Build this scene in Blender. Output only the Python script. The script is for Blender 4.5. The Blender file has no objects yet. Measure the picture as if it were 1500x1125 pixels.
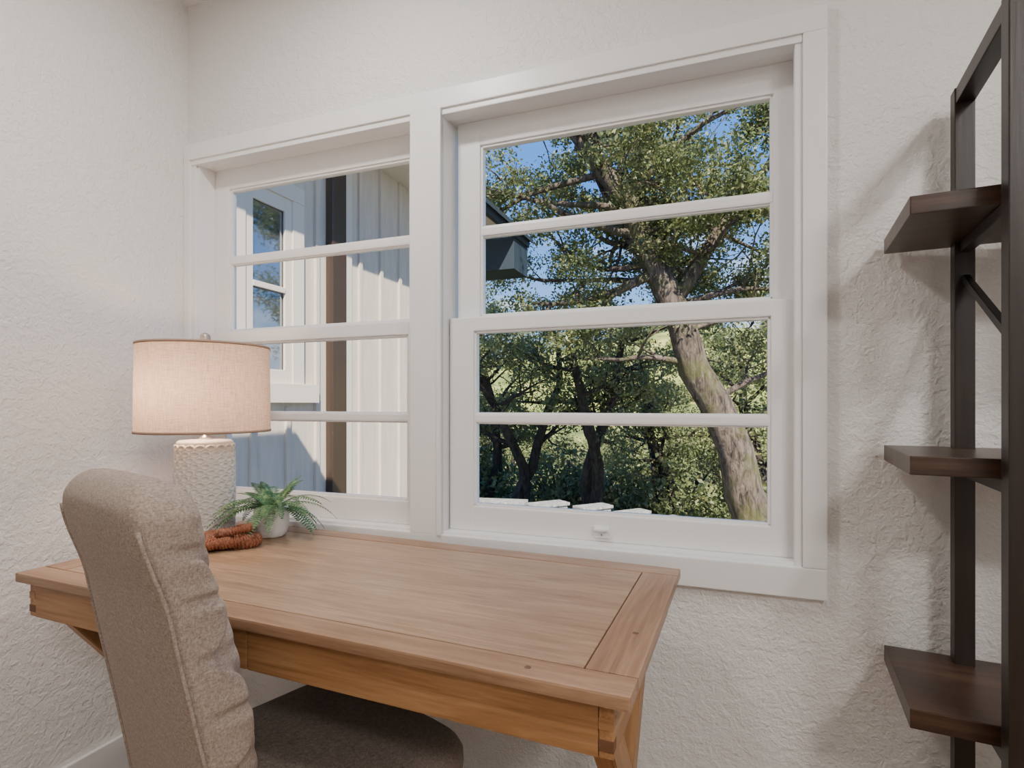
import bpy, bmesh, math, random
import numpy as np
from mathutils import Vector, Matrix, Euler
random.seed(7)
C=bpy.context.scene.collection

# ------------------------------------------------------------ helpers
def new_mat(name):
    m=bpy.data.materials.new(name); m.use_nodes=True
    nt=m.node_tree; b=nt.nodes['Principled BSDF']
    return m,nt,b
def plain(name,col,rough=.5,metal=0,spec=.5):
    m,nt,b=new_mat(name)
    b.inputs['Base Color'].default_value=(*col,1); b.inputs['Roughness'].default_value=rough
    b.inputs['Metallic'].default_value=metal; b.inputs['Specular IOR Level'].default_value=spec
    return m
def N(nt,t,**k):
    n=nt.nodes.new(t)
    for a,v in k.items(): setattr(n,a,v)
    return n
def coords(nt,scale=(1,1,1),kind='Object'):
    tc=N(nt,'ShaderNodeTexCoord'); mp=N(nt,'ShaderNodeMapping'); mp.inputs['Scale'].default_value=scale
    nt.links.new(tc.outputs[kind],mp.inputs['Vector']); return mp.outputs['Vector']
def noise(nt,vec,scale,detail=4,rough=.5,dist=0):
    n=N(nt,'ShaderNodeTexNoise'); n.inputs['Scale'].default_value=scale; n.inputs['Detail'].default_value=detail
    n.inputs['Roughness'].default_value=rough; n.inputs['Distortion'].default_value=dist
    nt.links.new(vec,n.inputs['Vector']); return n.outputs['Fac']
def ramp(nt,fac,stops):
    r=N(nt,'ShaderNodeValToRGB'); e=r.color_ramp.elements
    while len(e)<len(stops): e.new(.5)
    for i,(p,c) in enumerate(stops): e[i].position=p; e[i].color=(*c,1)
    nt.links.new(fac,r.inputs['Fac']); return r.outputs['Color']
def bump(nt,b,h,strength,dist):
    n=N(nt,'ShaderNodeBump'); n.inputs['Strength'].default_value=strength; n.inputs['Distance'].default_value=dist
    nt.links.new(h,n.inputs['Height']); nt.links.new(n.outputs['Normal'],b.inputs['Normal'])
def mixc(nt,fac,a,b2,mode='MIX'):
    n=N(nt,'ShaderNodeMixRGB',blend_type=mode)
    if hasattr(fac,'is_linked'): nt.links.new(fac,n.inputs[0])
    else: n.inputs[0].default_value=fac
    for i,x in ((1,a),(2,b2)):
        if hasattr(x,'is_linked'): nt.links.new(x,n.inputs[i])
        else: n.inputs[i].default_value=(*x,1)
    return n.outputs[0]

def m_plaster():
    m,nt,b=new_mat('plaster_wall')
    g=N(nt,'ShaderNodeNewGeometry'); v=g.outputs['Position']
    f1=noise(nt,v,48,3,.5,.5); f2=noise(nt,v,140,3,.6,.2)
    r1=ramp(nt,f1,[(.40,(0,0,0)),(.62,(1,1,1))])
    mx=N(nt,'ShaderNodeMath',operation='MULTIPLY_ADD'); nt.links.new(r1,mx.inputs[0]); mx.inputs[1].default_value=.5
    nt.links.new(f2,mx.inputs[2])
    bump(nt,b,mx.outputs[0],.85,.0034)
    nt.links.new(ramp(nt,noise(nt,v,1.5,2),[(.3,(.775,.765,.745)),(.7,(.805,.795,.775))]),b.inputs['Base Color'])
    b.inputs['Roughness'].default_value=.5
    return m
def m_wood(name,axis,c1,c2,c3,rough=.45,fine=1.0,bs=.12):
    m,nt,b=new_mat(name)
    s=[14*fine]*3; s[axis]=.9*fine
    v=coords(nt,tuple(s)); f=noise(nt,v,2.2,8,.62,1.2)
    col=ramp(nt,f,[(.28,c1),(.5,c2),(.72,c3)])
    s2=[60*fine]*3; s2[axis]=2.5*fine
    f2=noise(nt,coords(nt,tuple(s2)),3,4,.6)
    s3=[5]*3; s3[axis]=1.2
    f3=noise(nt,coords(nt,tuple(s3)),1.6,3,.5,.6)
    c=mixc(nt,.5,col,ramp(nt,f2,[(.3,(.66,.62,.58)),(.6,(1,1,1))]),'MULTIPLY')
    c=mixc(nt,.6,c,ramp(nt,f3,[(.35,(.78,.74,.70)),(.6,(1,1,1))]),'MULTIPLY')
    nt.links.new(c,b.inputs['Base Color']); b.inputs['Roughness'].default_value=rough
    bump(nt,b,f2,bs,.002); return m
def m_fabric(name,k=1.0):
    m,nt,b=new_mat(name)
    w1=noise(nt,coords(nt,(90,90,1100)),1.0,3,.7); w2=noise(nt,coords(nt,(1100,1100,110)),1.0,3,.7)
    w3=noise(nt,coords(nt,(260,260,260)),1.0,2,.6)
    a=N(nt,'ShaderNodeMath',operation='ADD'); nt.links.new(w1,a.inputs[0]); nt.links.new(w2,a.inputs[1])
    a2=N(nt,'ShaderNodeMath',operation='ADD'); nt.links.new(a.outputs[0],a2.inputs[0]); nt.links.new(w3,a2.inputs[1])
    h=N(nt,'ShaderNodeMath',operation='MULTIPLY'); h.inputs[1].default_value=.3333; nt.links.new(a2.outputs[0],h.inputs[0])
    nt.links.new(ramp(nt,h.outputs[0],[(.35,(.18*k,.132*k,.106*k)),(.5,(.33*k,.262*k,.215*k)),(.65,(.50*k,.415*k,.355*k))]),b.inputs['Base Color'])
    b.inputs['Roughness'].default_value=.9; b.inputs['Specular IOR Level'].default_value=.15
    b.inputs['Sheen Weight'].default_value=.08
    bump(nt,b,h.outputs[0],.45,.0013); return m
def m_leaf(name,c1,c2,c3,scale=1.5,trans=.3):
    m,nt,b=new_mat(name); v=coords(nt)
    col=ramp(nt,noise(nt,v,scale,6,.75),[(.3,c1),(.5,c2),(.72,c3)])
    nt.links.new(col,b.inputs['Base Color']); b.inputs['Roughness'].default_value=.5
    tr=N(nt,'ShaderNodeBsdfTranslucent'); nt.links.new(col,tr.inputs['Color'])
    mx=N(nt,'ShaderNodeMixShader'); mx.inputs[0].default_value=trans
    out=nt.nodes['Material Output']
    nt.links.new(b.outputs[0],mx.inputs[1]); nt.links.new(tr.outputs[0],mx.inputs[2]); nt.links.new(mx.outputs[0],out.inputs['Surface'])
    return m
def m_bark(name,c1,c2,moss=None):
    m,nt,b=new_mat(name); v=coords(nt,(6,6,1.6)); f=noise(nt,v,2.5,8,.7,.6)
    c=ramp(nt,f,[(.38,c1),(.62,c2)])
    if moss:
        fm=ramp(nt,noise(nt,coords(nt),2.2,5,.6),[(.50,(0,0,0)),(.64,(.7,.7,.7))])
        c=mixc(nt,fm,c,moss)
    nt.links.new(c,b.inputs['Base Color']); b.inputs['Roughness'].default_value=.95
    bump(nt,b,f,1,.10); return m

PL=m_plaster()
TRIM=plain('white_trim_paint',(.82,.82,.82),.35)
CEIL=plain('ceiling_paint',(.82,.82,.81),.8)
wa=((.24,.11,.038),(.39,.20,.08),(.51,.30,.14))
WX=m_wood('desk_wood_x',0,*wa); WY=m_wood('desk_wood_y',1,*wa); WZ=m_wood('desk_wood_z',2,*wa)
TX=m_wood('desk_top_wood_x',0,(.29,.175,.10),(.42,.27,.165),(.52,.355,.225),.34,2.2,.12)
wb_=((.24,.13,.07),(.36,.21,.12),(.47,.295,.18))
TY=m_wood('desk_top_wood_y',1,*wb_,.36,1.3,.1)
TF=m_wood('desk_border_wood_x',0,*wb_,.36,1.3,.1)
ENDG=plain('end_grain',(.15,.065,.028),.6)
KNOT=plain('wood_knot_plug',(.14,.075,.045),.6)
GAP=plain('groove_shadow_wood',(.05,.026,.014),.8)
DARK=m_wood('espresso_wood',0,(.024,.011,.006),(.052,.026,.014),(.095,.052,.030),.35,1.2,.1)
DARKY=m_wood('espresso_wood_post',2,(.009,.005,.0035),(.016,.009,.006),(.025,.014,.010),.4,1.2,.08)
FAB=m_fabric('linen_fabric'); FAB_SHADE=m_fabric('linen_fabric_shaded',.68)  # seat uses the same linen darkened, its shade put into the colour
FLOOR=m_wood('floor_oak',0,(.16,.08,.04),(.26,.15,.08),(.34,.21,.12),.4,.6)
METAL=plain('brushed_nickel',(.6,.58,.55),.3,1)
BLACK=plain('dark_metal',(.03,.028,.026),.4,.6)

def link(o,parent=None):
    C.objects.link(o)
    if parent: o.parent=parent
    return o
def empty(name,loc=(0,0,0),rz=0):
    e=bpy.data.objects.new(name,None); e.empty_display_size=.1; e.location=loc; e.rotation_euler=(0,0,rz); C.objects.link(e); return e
def mesh_obj(name,verts,faces,mats,parent=None,smooth=False,idx=None,loc=(0,0,0)):
    me=bpy.data.meshes.new(name); me.from_pydata([tuple(v) for v in verts],[],faces)
    for m in (mats if isinstance(mats,list) else [mats]): me.materials.append(m)
    if idx is not None: me.polygons.foreach_set('material_index',idx)
    if smooth: me.polygons.foreach_set('use_smooth',[True]*len(me.polygons))
    me.update(); o=bpy.data.objects.new(name,me); o.location=loc; return link(o,parent)
def box(name,a,b,mat,parent=None,bev=0,rot=None):
    c=[(a[i]+b[i])/2 for i in range(3)]; h=[abs(b[i]-a[i])/2 for i in range(3)]
    me=bpy.data.meshes.new(name); bm=bmesh.new(); bmesh.ops.create_cube(bm,size=2)
    for v in bm.verts: v.co=Vector((v.co.x*h[0],v.co.y*h[1],v.co.z*h[2]))
    if bev: bmesh.ops.bevel(bm,geom=bm.edges[:],offset=bev,segments=2,profile=.7,affect='EDGES')
    bm.to_mesh(me); bm.free(); me.materials.append(mat)
    o=bpy.data.objects.new(name,me); o.location=c
    if rot: o.rotation_euler=rot
    return link(o,parent)
def beam(name,p,q,w,t,mat,parent=None,bev=.002,up=(1,0,0)):
    p=Vector(p);q=Vector(q);d=(q-p);L=d.length;z=d.normalized();u=Vector(up);y=z.cross(u).normalized();u=y.cross(z)
    me=bpy.data.meshes.new(name); bm=bmesh.new(); bmesh.ops.create_cube(bm,size=1)
    for v in bm.verts: v.co=Vector((v.co.x*t,v.co.y*w,v.co.z*L))
    bmesh.ops.bevel(bm,geom=bm.edges[:],offset=bev,segments=2,affect='EDGES')
    bm.to_mesh(me); bm.free(); me.materials.append(mat)
    o=bpy.data.objects.new(name,me)
    M=Matrix((u,y,z)).transposed().to_4x4(); M.translation=(p+q)/2; link(o,parent); o.matrix_local=M; return o
def lathe(name,prof,mat,parent=None,loc=(0,0,0),seg=64,disp=None,smooth=True):
    V=[];F=[]
    for j,(r,z) in enumerate(prof):
        for i in range(seg):
            a=2*math.pi*i/seg; rr=r+(disp(a,z,j) if disp else 0)
            V.append((rr*math.cos(a),rr*math.sin(a),z))
    for j in range(len(prof)-1):
        for i in range(seg):
            k=(i+1)%seg; F.append((j*seg+i,j*seg+k,(j+1)*seg+k,(j+1)*seg+i))
    return mesh_obj(name,V,F,mat,parent,smooth,loc=loc)
def tube_into(V,F,pts,rad,seg=8,closed=False,cap=True):
    pts=[Vector(p) for p in pts]; n=len(pts); base=len(V); up=Vector((.13,.27,.95))
    prev=None
    for i in range(n):
        a=pts[(i-1)%n] if (closed or i>0) else pts[i]; b=pts[(i+1)%n] if (closed or i<n-1) else pts[i]
        t=(b-a).normalized()
        if prev is None: x=t.cross(up).normalized()
        else:
            x=prev-t*prev.dot(t)
            x=x.normalized() if x.length>1e-6 else t.cross(up).normalized()
        prev=x; y=t.cross(x); r=rad[i] if hasattr(rad,'__len__') else rad
        for k in range(seg):
            an=2*math.pi*k/seg; V.append(pts[i]+x*(r*math.cos(an))+y*(r*math.sin(an)))
    m=n if closed else n-1
    for i in range(m):
        j=(i+1)%n
        for k in range(seg):
            l=(k+1)%seg; F.append((base+i*seg+k,base+i*seg+l,base+j*seg+l,base+j*seg+k))
    if cap and not closed:
        F.append(tuple(base+k for k in range(seg))[::-1]); F.append(tuple(base+(n-1)*seg+k for k in range(seg)))
def tube(name,pts,rad,mat,parent=None,seg=12,closed=False,loc=(0,0,0)):
    V=[];F=[]; tube_into(V,F,pts,rad,seg,closed); return mesh_obj(name,V,F,mat,parent,True,loc=loc)

# ------------------------------------------------------------ room shell
XL=-1.767; YW=1.45; XR=1.75; YB=-2.4; ZC=2.583
ox0,ox1,oz0,oz1=-1.735,.190,.790,2.030
w=empty('wall_back')
box('below',(XL-.15,YW,0),(XR+.15,YW+.16,oz0),PL,w)
box('above',(XL-.15,YW,oz1),(XR+.15,YW+.16,ZC+.1),PL,w)
box('left_pier',(XL-.15,YW,oz0),(ox0,YW+.16,oz1),PL,w)
box('right_pier',(ox1,YW,oz0),(XR+.15,YW+.16,oz1),PL,w)
box('wall_left',(XL-.15,YB,0),(XL,YW,ZC+.1),PL)
box('wall_right',(XR,YB,0),(XR+.15,YW,ZC+.1),PL)
box('wall_front',(XL-.15,YB-.15,0),(XR+.15,YB,ZC+.1),PL)
box('ceiling',(XL-.2,YB-.2,ZC),(XR+.2,YW+.4,ZC+.15),CEIL)
box('floor',(XL-.15,YB-.15,-.12),(XR+.15,YW+.16,0),FLOOR)
box('baseboard_left',(XL,YB,0),(XL+.015,YW,.127),TRIM,bev=.003)
box('baseboard_back',(XL+.015,YW-.015,0),(XR,YW,.127),TRIM,bev=.003)

# ------------------------------------------------------------ window trim
tr=empty('trim_1')
def tb(n,a,b,bev=.003): return box(n,a,b,TRIM,tr,bev)
yc=YW-.018
tb('casing_top',(XL+.001,yc,2.027),(.236,YW+.005,2.083))
tb('casing_bottom',(XL+.001,yc,.721),(.236,YW+.005,.792))
tb('casing_right',(.186,yc,.792),(.236,YW+.005,2.027))
tb('casing_left',(XL+.001,yc,.792),(-1.738,YW+.005,2.027))
tb('mullion',(-.852,yc,.79),(-.749,YW+.13,2.03))
tb('mullion_bead',(-.762,yc-.005,.79),(-.749,YW,2.03))
tb('head_bead',(-.75,yc+.006,2.010),(.186,YW+.03,2.030))
tb('head_bead_l',(-1.738,yc+.006,2.010),(-.852,YW+.03,2.030))
tb('jamb_right',(.176,YW,.79),(.192,YW+.13,2.03))
tb('jamb_right_stop',(.170,YW-.008,.79),(.186,YW+.018,2.03))
tb('jamb_left',(-1.740,YW,.79),(-1.712,YW+.13,2.03))
tb('jamb_left_stop',(-1.740,YW-.008,.79),(-1.722,YW+.018,2.03))
tb('head',(-1.74,YW,2.015),(.19,YW+.13,2.035))
tb('sill',(-1.74,YW-.005,.780),(.19,YW+.17,.800))
tb('exterior_sill',(-1.78,YW+.13,.755),(.24,YW+.21,.785))

m,nt,b=new_mat('window_glass')
nt.nodes.remove(b)
tb_=N(nt,'ShaderNodeBsdfTransparent'); gl=N(nt,'ShaderNodeBsdfGlossy'); gl.inputs['Roughness'].default_value=.01
fr=N(nt,'ShaderNodeFresnel'); fr.inputs['IOR'].default_value=1.22
mx=N(nt,'ShaderNodeMixShader'); nt.links.new(fr.outputs[0],mx.inputs[0]); nt.links.new(tb_.outputs[0],mx.inputs[1]); nt.links.new(gl.outputs[0],mx.inputs[2])
nt.links.new(mx.outputs[0],nt.nodes['Material Output'].inputs['Surface']); GLASS=m

def sash(par,pre,x0,x1,z0,z1,gx0,gx1,gz0,gz1,y,munt):
    t=.032
    def s(n,a,b,bev=.004): return box(pre+n,a,b,TRIM,par,bev)
    s('stile_l',(x0,y,z0),(gx0,y+t,z1)); s('stile_r',(gx1,y,z0),(x1,y+t,z1))
    s('rail_b',(gx0-.003,y+.0005,z0),(gx1+.003,y+t,gz0)); s('rail_t',(gx0-.003,y+.0005,gz1),(gx1+.003,y+t,z1))
    k=.007
    s('bead_l',(gx0-.002,y+.006,gz0),(gx0+k,y+t-.004,gz1),.002); s('bead_r',(gx1-k,y+.006,gz0),(gx1+.002,y+t-.004,gz1),.002)
    s('bead_b',(gx0,y+.006,gz0-.002),(gx1,y+t-.004,gz0+k),.002); s('bead_t',(gx0,y+.006,gz1-k),(gx1,y+t-.004,gz1+.002),.002)
    for (a,c) in munt:
        s('muntin',(gx0,y+.004,a+.004),(gx1,y+t-.002,c-.004),.006)
        s('muntin_fillet',(gx0,y+.010,a),(gx1,y+t-.006,c),.002)
    me=bpy.data.meshes.new(pre+'glass'); me.from_pydata([(gx0,y+.018,gz0),(gx1,y+.018,gz0),(gx1,y+.018,gz1),(gx0,y+.018,gz1)],[],[(0,1,2,3)]); me.materials.append(GLASS)
    link(bpy.data.objects.new(pre+'glass',me),par)
wr=empty('window_2'); wl=empty('window_1')
sash(wr,'upper_',-.735,.178,1.390,2.016,-.6625,.131,1.432,1.942,1.516,[(1.668,1.703)])
sash(wr,'lower_',-.745,.176,.800,1.425,-.668,.123,.872,1.384,1.481,[(1.112,1.146)])
sash(wl,'upper_',-1.712,-.845,1.390,2.016,-1.646,-.900,1.432,1.942,1.516,[(1.668,1.703)])
sash(wl,'lower_',-1.712,-.845,.800,1.425,-1.630,-.888,.872,1.384,1.481,[(1.112,1.146)])
box('lift_plate',(-.312,1.474,.812),(-.268,1.482,.842),TRIM,wr,.002)
box('lift_lip',(-.309,1.460,.832),(-.271,1.478,.838),TRIM,wr,.002)
box('lift_screw',(-.292,1.473,.818),(-.288,1.475,.822),METAL,wr,.0005)

# ------------------------------------------------------------ desk
dk=empty('writing_desk',(-.800,1.084,0),math.radians(-2.4))
L=.7065;D=.3125;zt=.781;th=.021;bw=.058;g=.0014
box('top_under',(-L+.01,-D+.01,zt-th+.002),(L-.01,D-.01,zt-.006),GAP,dk)
box('top_front_board',(-L,-D,zt-th),(L,-D+bw,zt),TF,dk,.004)
box('top_back_board',(-L,D-bw,zt-th),(L,D,zt),TF,dk,.003)
box('top_left_board',(-L,-D+bw+g,zt-th),(-L+bw+.02,D-bw-g,zt),TY,dk,.003)
box('top_right_board',(L-bw-.02,-D+bw+g,zt-th),(L,D-bw-g,zt),TY,dk,.003)
box('top_panel',(-L+bw+.02+g*1.6,-D+bw+g*1.6,zt-th),(L-bw-.02-g*1.6,D-bw-g*1.6,zt-.0005),TX,dk,.0025)
ix=.026; iy=.016; az0=.681; az1=zt-th
fx=L-ix; fy=D-iy
box('apron_body',(-fx+.02,-fy+.012,az0+.004),(fx-.02,fy-.01,az1),GAP,dk)
box('drawer_l',(-fx+.022,-fy,az0),(-.0015,-fy+.02,az1-.002),WX,dk,.0015)
box('drawer_r',(.0015,-fy,az0),(fx-.022,-fy+.02,az1-.002),WX,dk,.0015)
box('apron_back',(-fx,fy-.02,az0),(fx,fy,az1),WX,dk,.0015)
for sx in (-1,1):
    a=sx*fx; b2=sx*(fx-.021)
    box('apron_side',(min(a,b2),-fy+.001,az0),(max(a,b2),fy-.02,az1),WY,dk,.0015)
    for k in range(2):
        z=az0+.010+k*.030
        box('dovetail',(min(a,b2)-.0004,-fy-.0006,z),(max(a,b2)+.0004,-fy+.016,z+.016),ENDG if k==0 else WX,dk,.0008)
    xl=fx-.02 if sx>0 else -(fx-.10)
    beam('leg_a',(xl,-fy+.045,az0+.004),(xl,fy-.045,.012),.055,.032,WZ,dk)
    beam('leg_b',(xl-sx*.033,fy-.045,az0+.004),(xl-sx*.033,-fy+.045,.012),.055,.032,WZ,dk)
box('stretcher',(-fx+.10,-.02,.32),(fx-.05,.02,.36),WX,dk,.003)
o=lathe('side_knob',[(0,.016),(.006,.015),(.008,.010),(.005,.004),(.006,0),(0,0)],BLACK,dk,(fx,.02,.735),20); o.rotation_euler=(0,math.pi/2,0)
for (kx,ky) in ((.55,-.285),(.675,-.1)):
    lathe('wood_knot',[(0,.0004),(.005,.0003),(.006,-.001)],KNOT,dk,(kx,ky,zt),16)

# ------------------------------------------------------------ chair
ch=empty('upholstered_dining_chair',(-.906,.590,0),math.radians(-18))
def smooth(a,b,x):
    t=max(0,min(1,(x-a)/(b-a))); return t*t*(3-2*t)
def sgnp(v,p): return math.copysign(abs(v)**p,v)
buttons=[]
rowz=[.52,.61,.70,.79,.88]
for ri,z in enumerate(rowz):
    xs=[-.13,0,.13] if ri%2==0 else [-.190,-.065,.065,.190]
    for x in xs: buttons.append((x,z))
def tuft(x,z):
    d=0
    for bx,bz in buttons:
        r2=((x-bx)**2+(z-bz)**2); d+=.026*math.exp(-r2/(.022**2))
    u=(x/.130+(z-.52)/.18); v=(x/.130-(z-.52)/.18)
    for q in (u,v):
        f=abs(q-round(q)); d+=.013*math.exp(-(f/.09)**2)
    return d*smooth(.44,.50,z)*(1-smooth(.97,1.01,z))
V=[];F=[];NP=240
NZ=150; z0c=.34; z1c=1.060; RT=.064; NT=22
def yrear(z):
    return .108*(1-smooth(.38,1.02,z)*.35-.65*max(0,min(1,(z-.38)/.64)))-.018*smooth(.86,1.0,z)
def thick(z): return .074+.012*smooth(.5,.7,z)*(1-smooth(.75,.98,z))+.012*smooth(.88,1.0,z)
def hwid(z): return .190+.012*(1-smooth(.5,.95,z))-.008*smooth(.93,1.03,z)
for j in range(NZ+NT):
    if j<NZ: z=z0c+(z1c-RT-z0c)*j/(NZ-1); s_=0
    else:
        a=(j-NZ+1)/NT*math.pi/2; z=z1c-RT+RT*math.sin(a); s_=1-math.cos(a)
    hw=hwid(z); t=thick(z)/2; y0=yrear(z)+t
    hw2=hw-s_*.085; t2=t*(1-s_)+.0006
    for i in range(NP):
        a=2*math.pi*i/NP
        x=hw2*sgnp(math.cos(a),.36); y=t2*sgnp(math.sin(a),.42)
        fr_=smooth(-.026,.034,y)
        gath=0
        for bz in (.61,.70,.79,.88,.955): gath+=math.exp(-((z-bz+.10*(y-.03))/.010)**2)-.35*math.exp(-((z-bz+.045)/.022)**2)
        if abs(x)>.13: x-=math.copysign(.014*gath*fr_*(1-s_),x)
        if math.sin(a)>0:
            wgt=min(1,abs(math.sin(a))*2.2)
            y+= .016*(1-min(1,(x/hw)**2))*(1-s_) - tuft(x,z)*wgt*(1-s_)+.014*wgt*(1-s_)
        V.append((x,y0+y,z))
n=NZ+NT
for j in range(n-1):
    for i in range(NP):
        k=(i+1)%NP; F.append((j*NP+i,j*NP+k,(j+1)*NP+k,(j+1)*NP+i))
F.append(tuple(range(NP))[::-1]); F.append(tuple((n-1)*NP+k for k in range(NP)))
mesh_obj('backrest',V,F,FAB,ch,True)
for sx in (-1,1):
    pts=[]
    for j in range(40):
        z=.36+(.996-.36)*j/39
        pts.append((sx*(hwid(z)-.001),yrear(z)+.008,z))
    tube('piping',pts,.003,FAB,ch,8)
for bx,bz in buttons:
    if abs(bx)>.17: continue
    yb=yrear(bz)+thick(bz)+.016*(1-(bx/.2)**2)-.022
    o=lathe('button',[(0,.006),(.006,.005),(.010,.002),(.011,-.001)],FAB,ch,(bx,yb,bz),16); o.rotation_euler=(-math.pi/2,0,0)
V=[];F=[]; NP=96; zs=[(.345,.03),(.350,.010),(.362,.002),(.38,0),(.41,-.004),(.435,-.003),(.450,.004),(.460,.016),(.467,.035),(.472,.07),(.476,.12),(.478,.20)]
cy=.345
for z,ins in zs:
    for i in range(NP):
        a=2*math.pi*i/NP
        hx=max(.02,.250-ins); hy=max(.02,.262-ins)
        V.append((hx*sgnp(math.cos(a),.30),cy+hy*sgnp(math.sin(a),.30),z))
for j in range(len(zs)-1):
    for i in range(NP):
        k=(i+1)%NP; F.append((j*NP+i,j*NP+k,(j+1)*NP+k,(j+1)*NP+i))
F.append(tuple(range(NP))[::-1]); F.append(tuple((len(zs)-1)*NP+k for k in range(NP)))
mesh_obj('seat',V,F,FAB_SHADE,ch,True)
pts=[(.2485*sgnp(math.cos(2*math.pi*i/96),.30),cy+.2605*sgnp(math.sin(2*math.pi*i/96),.30),.368) for i in range(96)]
tube('seat_piping',pts,.004,FAB_SHADE,ch,8,True)
for sx in (-1,1):
    beam('front_leg',(sx*.205,.56,.35),(sx*.205,.565,0.0),.038,.038,DARKY,ch,.004)
    beam('rear_leg',(sx*.185,.13,.35),(sx*.185,.05,0.0),.036,.036,DARKY,ch,.004)

# ------------------------------------------------------------ table lamp
lp=empty('table_lamp',(-1.419,1.222,.781))
CER=plain('glazed_white_ceramic',(.78,.74,.69),.4)
rows=15; cols=18
def scale_disp(a,z,j):
    if z<.012 or z>.272: return 0
    vz=(z-.012)/.26*rows; ri=math.floor(vz); fz=vz-ri
    ua=a/(2*math.pi)*cols+(.5 if ri%2 else 0); fu=ua-math.floor(ua)
    dx=abs(fu-.5)*2
    e=dx**2+((fz-.5)*1.9)**2
    return .006*math.exp(-((math.sqrt(e)-.80)/.22)**2)-.005*math.exp(-e/.25)
prof=[(0,0),(.070,0),(.075,.004)]+[(.0745+.002*math.sin(math.pi*k/150),.010+.265*k/150) for k in range(151)]+[(.074,.279),(.068,.283),(.03,.285),(0,.285)]
lathe('ceramic_base',prof,CER,lp,seg=288,disp=scale_disp)
lathe('neck',[(0,.285),(.016,.285),(.016,.292),(.008,.296),(.007,.33),(.014,.333),(.014,.375),(.004,.378),(0,.378)],METAL,lp,seg=24)
sm,nt,b=new_mat('linen_lampshade')
v1=noise(nt,coords(nt,(40,40,700)),1,3,.6); v2=noise(nt,coords(nt,(500,500,30)),1,3,.6)
a_=N(nt,'ShaderNodeMath',operation='ADD'); nt.links.new(v1,a_.inputs[0]); nt.links.new(v2,a_.inputs[1])
h_=N(nt,'ShaderNodeMath',operation='MULTIPLY'); h_.inputs[1].default_value=.5; nt.links.new(a_.outputs[0],h_.inputs[0])
col=ramp(nt,h_.outputs[0],[(.36,(.42,.32,.26)),(.64,(.72,.60,.51))])
nt.links.new(col,b.inputs['Base Color']); b.inputs['Roughness'].default_value=.9
t_=N(nt,'ShaderNodeBsdfTranslucent'); nt.links.new(col,t_.inputs['Color'])
mx=N(nt,'ShaderNodeMixShader'); mx.inputs[0].default_value=.45
nt.links.new(b.outputs[0],mx.inputs[1]); nt.links.new(t_.outputs[0],mx.inputs[2]); nt.links.new(mx.outputs[0],nt.nodes['Material Output'].inputs['Surface'])
lathe('shade',[(.178,.308),(.175,.560)],sm,lp,seg=96)
HEM=plain('shade_hem',(.38,.25,.18),.9)
lathe('hem_bottom',[(.176,.308),(.1795,.307),(.1795,.314),(.1765,.314)],HEM,lp,seg=96)
lathe('hem_top',[(.173,.561),(.1765,.562),(.1765,.555),(.1735,.555)],HEM,lp,seg=96)
for k in range(3):
    a=k*2*math.pi/3+.4; tube('spider',[(0,0,.545),(.174*math.cos(a),.174*math.sin(a),.556)],.0018,METAL,lp,6)
for s in (-1,1):
    tube('harp',[(s*.012,0,.333),(s*.045,0,.37),(s*.055,0,.43),(s*.04,0,.50),(0,0,.546)],.002,METAL,lp,6)
lathe('bulb',[(.012,.378),(.02,.40),(.03,.43),(.028,.455),(.014,.475),(0,.48)],plain('bulb_glass',(.95,.9,.8),.5),lp,seg=24)
lathe('finial',[(0,.545),(.008,.546),(.006,.556),(.004,.562),(.010,.570),(.015,.580),(.013,.592),(.006,.599),(0,.600)],plain('pewter',(.42,.38,.34),.4,.6),lp,seg=24)
ld=bpy.data.lights.new('lamp_bulb_light','POINT'); ld.energy=4.6; ld.color=(1,.66,.43); ld.shadow_soft_size=.04
lo=bpy.data.objects.new('lamp_bulb_light',ld); lo.location=(.0,-.06,.43); link(lo,lp)

# ------------------------------------------------------------ fern in pot
pf=empty('potted_fern',(-1.235,1.290,.781))
POT=plain('white_ceramic_pot',(.84,.84,.83),.3)
lathe('pot',[(0,0),(.034,0),(.040,.004),(.047,.025),(.0495,.050),(.049,.075),(.046,.088),(.044,.090),(.042,.086),(.043,.07),(0,.068)],POT,pf,seg=48)
lathe('soil',[(.043,.076),(0,.080)],plain('potting_soil',(.04,.03,.02),.95),pf,seg=24)
FERN=m_leaf('fern_leaf',(.02,.085,.035),(.05,.16,.06),(.34,.48,.20),60,.15)
V=[];F=[]
nf=38
for i in range(nf):
    az=i*2.39996+random.uniform(-.2,.2); el=random.uniform(.30,1.25); Lf=random.uniform(.14,.20)
    if el>1: Lf*=.66
    d=Vector((math.cos(az)*math.cos(el),math.sin(az)*math.cos(el),math.sin(el)))
    p=Vector((math.cos(az)*.012,math.sin(az)*.012,.078)); pts=[p.copy()]
    ns=22
    for s in range(ns):
        d=(d+Vector((0,0,-.055-.026*math.cos(el)))).normalized(); p=p+d*(Lf/ns); pts.append(p.copy())
    tube_into(V,F,pts,[.0012*(1-.6*k/ns) for k in range(ns+1)],5)
    for s in range(4,ns+1):
        t=(pts[s]-pts[s-1]).normalized(); side=t.cross(Vector((0,0,1))).normalized(); up=side.cross(t)
        ll=.022*math.sin(math.pi*min(1,(s-3)/(ns-3)*.85+.13))+.003; wd=.0031
        for sg in (-1,1):
                q=pts[s-1]
                e=(side*sg+t*.35-up*.15).normalized()
                b0=len(V); V+= [q-t*wd*.5,q+e*ll*.5-t*wd*.9+up*.001,q+e*ll,q+e*ll*.5+t*wd*.9+up*.001,q+t*wd*.5]
                F.append((b0,b0+1,b0+2,b0+3,b0+4))
mesh_obj('fronds',V,F,FERN,pf)

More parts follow.
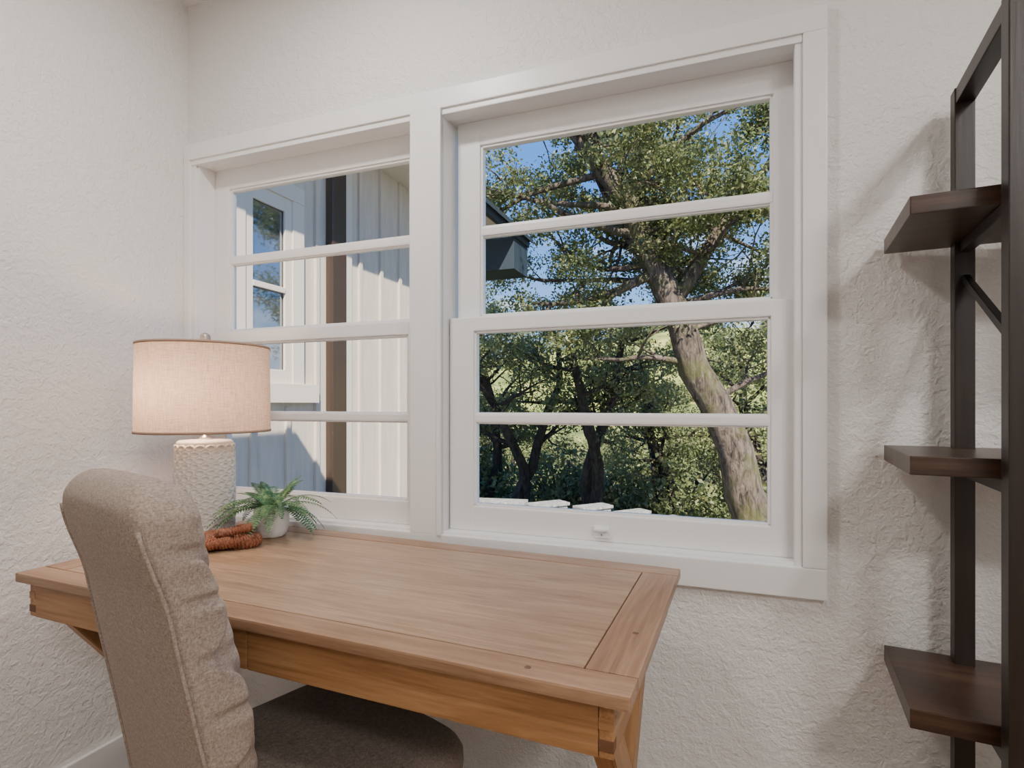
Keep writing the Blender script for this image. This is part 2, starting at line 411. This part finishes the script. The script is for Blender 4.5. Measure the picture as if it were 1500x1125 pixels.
# ------------------------------------------------------------ woven knot ornament
kn=empty('woven_knot_ornament',(-1.258,1.150,.781))
mk,nt,b=new_mat('rust_woven_cord'); v=coords(nt,(1,1,1)); f=noise(nt,v,220,3)
nt.links.new(ramp(nt,f,[(.3,(.13,.038,.018)),(.6,(.32,.115,.055)),(.8,(.50,.25,.14))]),b.inputs['Base Color']); b.inputs['Roughness'].default_value=.5
V=[];F=[]
def ribbed(fn,nn,r0,ribs,closed=True):
    pts=[fn(2*math.pi*k/nn) for k in range(nn)]
    tube_into(V,F,pts,[r0*(1+.20*math.sin(ribs*2*math.pi*k/nn)) for k in range(nn)],12,closed)
S=.030
ribbed(lambda t:(S*(math.sin(t)+1.75*math.sin(2*t))*1.05,S*(math.cos(t)-1.75*math.cos(2*t))*.8,.017-.005*math.sin(3*t)),720,.0125,76)
ribbed(lambda t:(.006+.060*math.cos(t),.004+.045*math.sin(t),.020+.004*math.cos(2*t)),500,.012,50)
ribbed(lambda t:(.016+.046*math.cos(t),.014+.034*math.sin(t),.042+.010*math.cos(t)),400,.0105,40)
mesh_obj('cord',V,F,mk,kn,True)

# ------------------------------------------------------------ shelf unit
sh=empty('ladder_shelf_unit',(.345,1.432,0),math.radians(-6))
LS=.72
def sb(n,a,b,mt,bev=.002): return box(n,a,b,mt,sh,bev)
for i,(zb,zt_) in enumerate([(1.500,1.532),(1.047,1.080),(.606,.640),(.17,.204)]):
    sb('shelf',(0,-.288,zb),(LS,-.002,zt_),DARK)
for s in (.115,LS-.15):
    sb('rear_post',(s,-.046,0),(s+.034,-.012,1.815),DARKY)
    sb('front_post',(s,-.352,0),(s+.040,-.318,1.815),DARKY)
    sb('top_rail',(s+.002,-.318,1.783),(s+.034,-.046,1.814),DARKY)
    for zb in (1.500,1.047,.606,.17):
        sb('side_rail',(s+.008,-.318,zb-.022),(s+.028,-.046,zb-.001),DARKY)
    beam('brace',(s+.018,-.046,1.425),(s+.018,-.318,1.270),.016,.012,BLACK,sh,.001)

# ------------------------------------------------------------ exterior: neighbouring wing
hw=empty('house_wing')
m,nt,b=new_mat('painted_siding'); v=coords(nt,(8,8,1)); f=noise(nt,v,4,5)
nt.links.new(ramp(nt,f,[(.3,(.50,.43,.355)),(.7,(.58,.505,.425))]),b.inputs['Base Color']); b.inputs['Roughness'].default_value=.8; SID=m
STRIM=plain('exterior_trim_paint',(.62,.545,.46),.6)
BRN=plain('dark_brown_board',(.045,.028,.020),.3)
FAS=plain('dark_fascia_paint',(.03,.042,.055),.4)
box('siding',(-3.16,1.62,-1.5),(-3.0,6.4,3.42),SID,hw)
for y in (2.2,2.55,3.60,4.17,4.50,4.83,5.16,5.5,5.85,6.2):
    box('batten',(-3.0,y-.022,-1.5),(-2.975,y+.022,3.40),SID,hw,.003)
for y in (2.95,3.28): box('batten_low',(-3.0,y-.022,-1.5),(-2.975,y+.022,1.15),SID,hw,.003)
box('dark_vertical_board',(-3.0,3.72,-1.5),(-2.93,3.90,3.38),BRN,hw,.01)  # plain dark brown vertical board on the siding
box('corner_board',(-3.0,3.92,-1.5),(-2.97,4.03,3.40),STRIM,hw,.003)
def wb(n,a,b,mt=STRIM,bev=.004): box(n,a,b,mt,hw,bev)
wb('wcase_l',(-3.0,2.74,1.22),(-2.955,2.86,2.75)); wb('wcase_r',(-3.0,3.30,1.22),(-2.955,3.42,2.75))
wb('wcase_t',(-3.0,2.74,2.68),(-2.95,3.42,2.80)); wb('wcase_b',(-3.0,2.70,1.18),(-2.93,3.56,1.32))
wb('wsash_l',(-2.985,2.86,1.32),(-2.965,2.93,2.68)); wb('wsash_r',(-2.985,3.23,1.32),(-2.965,3.30,2.68))
wb('wsash_t',(-2.985,2.93,2.58),(-2.965,3.23,2.68)); wb('wsash_b',(-2.985,2.93,1.32),(-2.965,3.23,1.42)); wb('wsash_m',(-2.985,2.93,1.98),(-2.96,3.23,2.02))
wb('wing_pane',(-2.995,2.92,1.40),(-2.99,3.24,2.60),plain('reflective_pane',(.30,.33,.36),.03,.9),0)
box('soffit',(-3.0,1.65,3.39),(-2.50,6.9,3.42),STRIM,hw)
box('fascia',(-2.50,1.65,3.34),(-2.44,7.3,3.48),FAS,hw,.004)
box('eave_return',(-3.3,6.75,2.93),(-2.47,7.3,3.34),FAS,hw,.004)
V=[(-2.40,1.62,3.46),(-2.40,7.35,3.46),(-5.2,7.35,4.9),(-5.2,1.62,4.9)]
mesh_obj('roof',V+[(x,y,z-.05) for x,y,z in V],[(0,1,2,3),(7,6,5,4),(0,4,5,1),(1,5,6,2),(2,6,7,3),(3,7,4,0)],FAS,hw)

# ------------------------------------------------------------ terrain
m,nt,b=new_mat('hillside_ground'); v=coords(nt)
f=noise(nt,v,.11,6,.65); f2=noise(nt,v,2.5,6,.7)
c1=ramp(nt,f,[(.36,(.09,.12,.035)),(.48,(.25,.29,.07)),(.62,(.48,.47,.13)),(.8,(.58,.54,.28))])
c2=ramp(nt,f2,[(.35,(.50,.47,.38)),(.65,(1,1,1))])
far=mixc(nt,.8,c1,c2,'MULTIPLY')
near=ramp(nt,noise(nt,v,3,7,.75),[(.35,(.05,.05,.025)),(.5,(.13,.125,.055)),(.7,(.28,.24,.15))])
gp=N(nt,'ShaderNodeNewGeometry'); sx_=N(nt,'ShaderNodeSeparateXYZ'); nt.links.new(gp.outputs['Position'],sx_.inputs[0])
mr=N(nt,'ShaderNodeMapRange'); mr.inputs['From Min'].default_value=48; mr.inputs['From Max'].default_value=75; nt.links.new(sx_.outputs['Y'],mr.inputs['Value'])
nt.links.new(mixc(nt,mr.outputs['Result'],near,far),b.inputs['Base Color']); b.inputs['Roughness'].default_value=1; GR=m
def hz(x,y):
    d=y+abs(x+3)*.15
    z=-.72
    z-= 7.5*smooth(8.5,32,d)
    z+= 25*smooth(50,185,d)*(1+.22*math.sin(x*.022+1.4))
    z+= .5*math.sin(x*.21)*math.cos(y*.17)*smooth(12,40,d)+2.2*math.sin(x*.05+2)*math.sin(y*.043)*smooth(40,90,d)
    return z
nx,ny=130,150
V=[];F=[]
for j in range(ny):
    t=j/(ny-1); y=1.7+298*t**2
    for i in range(nx):
        s=(i/(nx-1)-.5)*2; x=-60*t-2+ (18+190*t)*s
        V.append((x,y,hz(x,y)))
for j in range(ny-1):
    for i in range(nx-1):
        a=j*nx+i; F.append((a,a+1,a+nx+1,a+nx))
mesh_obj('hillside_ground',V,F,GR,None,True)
V=[];F=[]
for i in range(81):
    x=-700+ i*15; h=62+16*math.sin(x*.011)+9*math.sin(x*.031+1)+4*math.sin(x*.09)
    V+= [(x,620,-20),(x,640,h)]
for i in range(80): a=2*i; F.append((a,a+2,a+3,a+1))
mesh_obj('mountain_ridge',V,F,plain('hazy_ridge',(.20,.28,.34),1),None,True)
rw=empty('retaining_wall')
CON=m_bark('pale_concrete',(.36,.36,.34),(.56,.55,.52))
for (x,y,z,hx) in ((-2.30,5.35,.17,.44),(-1.80,6.0,.06,.22),(-1.38,6.5,-.03,.20),(-1.0,7.05,-.17,.20),(-.62,7.6,-.33,.20)):
    box('block',(x-hx,y-.09,-1.0),(x+hx,y+.09,z-.035),CON,rw,.012,rot=(0,0,.85 if hx<.3 else .15))
    box('cap',(x-hx-.02,y-.11,z-.035),(x+hx+.02,y+.11,z),CON,rw,.008,rot=(0,0,.85 if hx<.3 else .15))

# ------------------------------------------------------------ trees
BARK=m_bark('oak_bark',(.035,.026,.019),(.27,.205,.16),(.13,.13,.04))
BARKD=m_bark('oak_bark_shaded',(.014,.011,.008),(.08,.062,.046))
LEAF=m_leaf('oak_leaf',(.055,.08,.028),(.155,.185,.065),(.42,.40,.17),3.0,.35)
LEAF2=m_leaf('oak_leaf_valley',(.055,.08,.028),(.16,.19,.07),(.42,.42,.16),1.2,.3)
def leaves(centers,per,spread,size,r):
    c=np.repeat(np.array(centers,dtype=float),per,axis=0); n=len(c)
    dirs=r.normal(size=(n,3)); dirs/=np.linalg.norm(dirs,axis=1)[:,None]
    rad=spread*r.random(n)**.55
    c=c+dirs*rad[:,None]*np.array([1,1,.65])
    a=r.normal(size=(n,3)); a/=np.linalg.norm(a,axis=1)[:,None]
    t=r.normal(size=(n,3)); b=np.cross(a,t); b/=np.linalg.norm(b,axis=1)[:,None]
    s=size*(.6+.8*r.random(n))[:,None]
    return np.stack([c-a*s,c+b*s*.5,c+a*s,c-b*s*.5],axis=1).reshape(-1,3)
def build_tree(name,tubes,centers,per,spread,size,bark,leaf,seed):
    r=np.random.default_rng(seed); V=[];F=[]
    for pts,rad in tubes: tube_into(V,F,pts,rad,10 if rad[0]>.04 else 4)
    nb=len(V); nfb=len(F)
    P=leaves(centers,per,spread,size,r); nl=len(P)//4
    V=[tuple(v) for v in V]+P.tolist()
    F=F+[(nb+4*i,nb+4*i+1,nb+4*i+2,nb+4*i+3) for i in range(nl)]
    me=bpy.data.meshes.new(name); me.from_pydata(V,[],F); me.materials.append(bark); me.materials.append(leaf)
    idx=np.zeros(len(F),dtype=np.int32); idx[nfb:]=1; me.polygons.foreach_set('material_index',idx)
    sm_=np.zeros(len(F),dtype=bool); sm_[:nfb]=True; me.polygons.foreach_set('use_smooth',sm_); me.update()
    return me
def grow(tubes,cent,p,d,length,r,lvl,R,maxl=3,up=.05,leafmin=2,prob=.8):
    n=6; pts=[p.copy()]; rad=[r]; dd=d.copy()
    for i in range(n):
        dd=(dd+Vector((R.uniform(-.28,.28),R.uniform(-.28,.28),R.uniform(-.22,.25)+up))).normalized()
        p=p+dd*(length/n); pts.append(p.copy()); rad.append(r*(1-.75*(i+1)/n))
        if lvl<maxl and i>=1 and R.random()<prob:
            ax=Vector((R.uniform(-1,1),R.uniform(-1,1),R.uniform(-.5,.8))).normalized()
            nd=(dd*.6+ax*.8).normalized()
            grow(tubes,cent,p.copy(),nd,length*R.uniform(.45,.7),rad[-1]*.65,lvl+1,R,maxl,up,leafmin,prob)
        if lvl>=leafmin and i in (2,4): cent.append(tuple(p))
    cent.append(tuple(p)); tubes.append((pts,rad))
R=random.Random(5)
path=[(.72,8.8,-1.6),(.60,8.75,-.78),(.40,8.68,-.1),(.228,8.615,.50),(-.03,8.5,1.15),(-.281,8.43,1.68),(-.52,8.34,2.35),(-.789,8.24,3.06),(-1.02,8.15,3.6),(-1.251,8.07,4.145),(-1.56,7.95,4.6),(-1.9,7.83,5.03),(-2.5,7.6,5.7),(-3.1,7.4,6.4)]
rad=[.38,.31,.27,.245,.23,.22,.20,.185,.17,.15,.125,.10,.06,.03]
path=[(x+.04*math.sin(i*2.3),y,z+.02*math.cos(i*1.7)) for i,(x,y,z) in enumerate(path)]
tubes=[([Vector(p) for p in path],rad)]; cent=[]
for i in range(7,len(path)):
    for k in range(4):
        a=R.uniform(0,2*math.pi); d=Vector((math.cos(a),.35+math.sin(a)*.8,R.uniform(-.25,.7))).normalized()
        grow(tubes,cent,Vector(path[i]),d,R.uniform(1.3,2.5),rad[i]*.45,1,R,3,.02,2,.75)
lead=[(-.60,8.3,2.6),(-.2,8.5,3.3),(.25,8.6,4.0),(.7,8.7,4.6),(1.0,8.8,5.3)]
tubes.append(([Vector(p) for p in lead],[.12,.10,.08,.05,.03]))
for p in lead[1:]:
    for k in range(3):
        a=R.uniform(0,2*math.pi); grow(tubes,cent,Vector(p),Vector((math.cos(a),math.sin(a),R.uniform(-.4,.5))).normalized(),R.uniform(.9,1.6),.04,1,R,3,.0,2,.7)
low=[((-.281,8.43,1.68),(-1,-.1,.45),1.7),((-.03,8.5,1.2),(1,.2,.45),1.5),((-.5,8.35,2.2),(1,.1,.25),1.5),((-.9,8.2,3.2),(-1,0,.05),2.4),((-.8,8.24,3.0),(-1,.4,-.1),2.6),((-1.2,8.1,4.0),(-1,.1,.1),2.6),((-1.5,7.95,4.5),(-1,.2,.0),2.4),((-.6,8.3,2.6),(1,.4,.05),1.9)]
for (p,d,l) in low:
    grow(tubes,cent,Vector(p),Vector(d).normalized(),l,.055,1,R,3,.0,2,.75)
def keep(c):
    x,y,z=c
    if y<8.0 and abs(x+.35-(z-1.7)*-.42)<.6 and R.random()<.75: return False
    if z<2.3 and R.random()<.45: return False
    return True
cs=[c for c in cent if keep(c)]
print('oak clumps',len(cent),len(cs))
if len(cs)>1150: cs=R.sample(cs,1150)
me=build_tree('oak_tree',tubes,cs,115,.29,.030,BARK,LEAF,3)
link(bpy.data.objects.new('oak_tree',me))
def midtree(seed,H=5.2,per=38,spread=.38,size=.045):
    R=random.Random(seed); tubes=[];cent=[]
    for s in range(2):
        p=Vector((R.uniform(-.15,.15),0,-.4)); d=Vector((R.uniform(-.45,.45),R.uniform(-.3,.3),1)).normalized(); pts=[p.copy()];rad=[.17];n=9
        for i in range(n):
            d=(d+Vector((R.uniform(-.4,.4),R.uniform(-.3,.3),.1))).normalized(); p=p+d*(H/n); pts.append(p.copy()); rad.append(.17*(1-.65*(i+1)/n))
            if i>=3:
                for k in range(2):
                    a=R.uniform(0,6.28); grow(tubes,cent,p.copy(),Vector((math.cos(a),math.sin(a),R.uniform(0,.7))).normalized(),R.uniform(.8,1.7),rad[-1]*.6,2,R,3,.02,3,.7)
        tubes.append((pts,rad))
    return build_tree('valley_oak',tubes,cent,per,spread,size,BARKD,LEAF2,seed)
mt=[midtree(s) for s in (21,22,23)]
for i,(x,y,s) in enumerate([(-5.5,12.9,.95),(-4.3,11.6,.85),(-2.35,11.6,.90),(1.3,14.6,1.1),(-7.6,16,1.1),(-1.0,13.6,.9),(-9,22,1.2),(-6.2,23,1.1),(-3.5,21,1.05),(-.8,22,1.1),(1.8,21,1.2),(-12,28,1.3),(-7.5,30,1.3),(-3,30,1.25),(1,29,1.3)]):
    o=bpy.data.objects.new('valley_oak',mt[i%3]); o.location=(x,y,hz(x,y)-.1); o.rotation_euler=(0,0,i*1.3); o.scale=(s,s,s); link(o)
def shrub(seed,Rr=1.3,n=30,per=60,size=.075,spread=.5):
    R=random.Random(seed); cent=[];tubes=[]
    for i in range(n):
        a=R.uniform(0,6.28); q=R.random()**.5*Rr; z=R.uniform(.1,1)*Rr*1.3*math.sqrt(max(.05,1-(q/Rr)**2))
        c=(q*math.cos(a),q*math.sin(a),z+.2); cent.append(c)
        tubes.append(([Vector((0,0,-.2)),Vector(c)*.5+Vector((0,0,.05)),Vector(c)],[.035,.02,.008]))
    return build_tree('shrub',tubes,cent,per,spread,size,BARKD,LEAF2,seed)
sm_=[shrub(31),shrub(32),shrub(33)]
R=random.Random(9)
def put(name,x,y,s,zs=1,dz=-.15):
    o=bpy.data.objects.new(name,sm_[R.randrange(3)]); o.location=(x,y,hz(x,y)+dz); o.rotation_euler=(0,0,R.uniform(0,6)); o.scale=(s,s,s*zs); link(o)
for i in range(100):
    d=R.uniform(12.5,44); ang=R.uniform(-38,14)
    x=math.tan(math.radians(ang))*d; y=d
    top=1.17-.04*d/ math.cos(math.radians(ang)); H=top-hz(x,y)
    if H<.5: continue
    s=min(R.uniform(.6,1.1)*(1+.035*(d-10)),H/1.9)
    put('chaparral_shrub',x,y,s,R.uniform(.8,1.05))
for i in range(190):
    d=R.uniform(45,190); ang=R.uniform(-42,16); x=math.tan(math.radians(ang))*d; y=d
    if d>80 and math.sin(x*.06+y*.03)>.25: continue
    s=R.uniform(1.0,2.0)*(1+.004*d)
    put('distant_oak',x,y,s,.9,-.4)

# ------------------------------------------------------------ world sky
W=bpy.data.worlds.new('sky'); bpy.context.scene.world=W; W.use_nodes=True; nt=W.node_tree
bg=nt.nodes['Background']; tc=N(nt,'ShaderNodeTexCoord'); sp=N(nt,'ShaderNodeSeparateXYZ'); nt.links.new(tc.outputs['Generated'],sp.inputs[0])
sk=ramp(nt,sp.outputs['Z'],[(.0,(.66,.82,1.0)),(.10,(.34,.60,1.0)),(.35,(.09,.31,.88))])
mp=N(nt,'ShaderNodeMapping'); mp.inputs['Scale'].default_value=(3,3,9); nt.links.new(tc.outputs['Generated'],mp.inputs['Vector'])
cl=noise(nt,mp.outputs['Vector'],1.6,7,.55,.3)
cm=ramp(nt,cl,[(.55,(0,0,0)),(.68,(1,1,1))])
lowm=ramp(nt,sp.outputs['Z'],[(.0,(1,1,1)),(.20,(.8,.8,.8)),(.32,(.03,.03,.03))])
mu=mixc(nt,1.0,cm,lowm,'MULTIPLY')
mi=mixc(nt,mu,sk,(1.1,1.12,1.15))
nt.links.new(mi,bg.inputs['Color']); bg.inputs['Strength'].default_value=1.6
sd=bpy.data.lights.new('sun','SUN'); sd.energy=15; sd.angle=.01; sd.color=(1,.93,.79)
so=bpy.data.objects.new('sun',sd); so.rotation_euler=Vector((-.42,.62,-.72)).to_track_quat('-Z','Y').to_euler(); link(so)

# ------------------------------------------------------------ added ceiling area lights
def added_area_light(x,y,e,size,col=(1,.955,.91)):  # out-of-view area light added to light the room; its ring fitting is made up
    p=empty('added_ceiling_light',(x,y,ZC))
    k=size/.12
    lathe('added_light_ring',[(.062*k,-.001),(.085*k,-.001),(.088*k,-.006),(.080*k,-.009),(.062*k,-.004)],TRIM,p,seg=40)
    l=bpy.data.lights.new('added_area_light','AREA'); l.shape='DISK'; l.size=size; l.energy=e; l.color=col
    o=bpy.data.objects.new('added_area_light',l); o.location=(0,0,-.02); link(o,p)
added_area_light(1.05,.05,19,.20)
added_area_light(-.9,.72,17,.20)
added_area_light(1.2,-1.2,40,.5,(1,.965,.93))

# ------------------------------------------------------------ camera
cd=bpy.data.cameras.new('camera'); cd.sensor_width=36; cd.lens=36*812/1500; cd.shift_y=29.5/1500; cd.clip_end=2000; cd.clip_start=.02
co=bpy.data.objects.new('camera',cd); co.location=(0,0,1.17); co.rotation_euler=(math.pi/2,0,math.radians(20.3)); link(co)
bpy.context.scene.camera=co
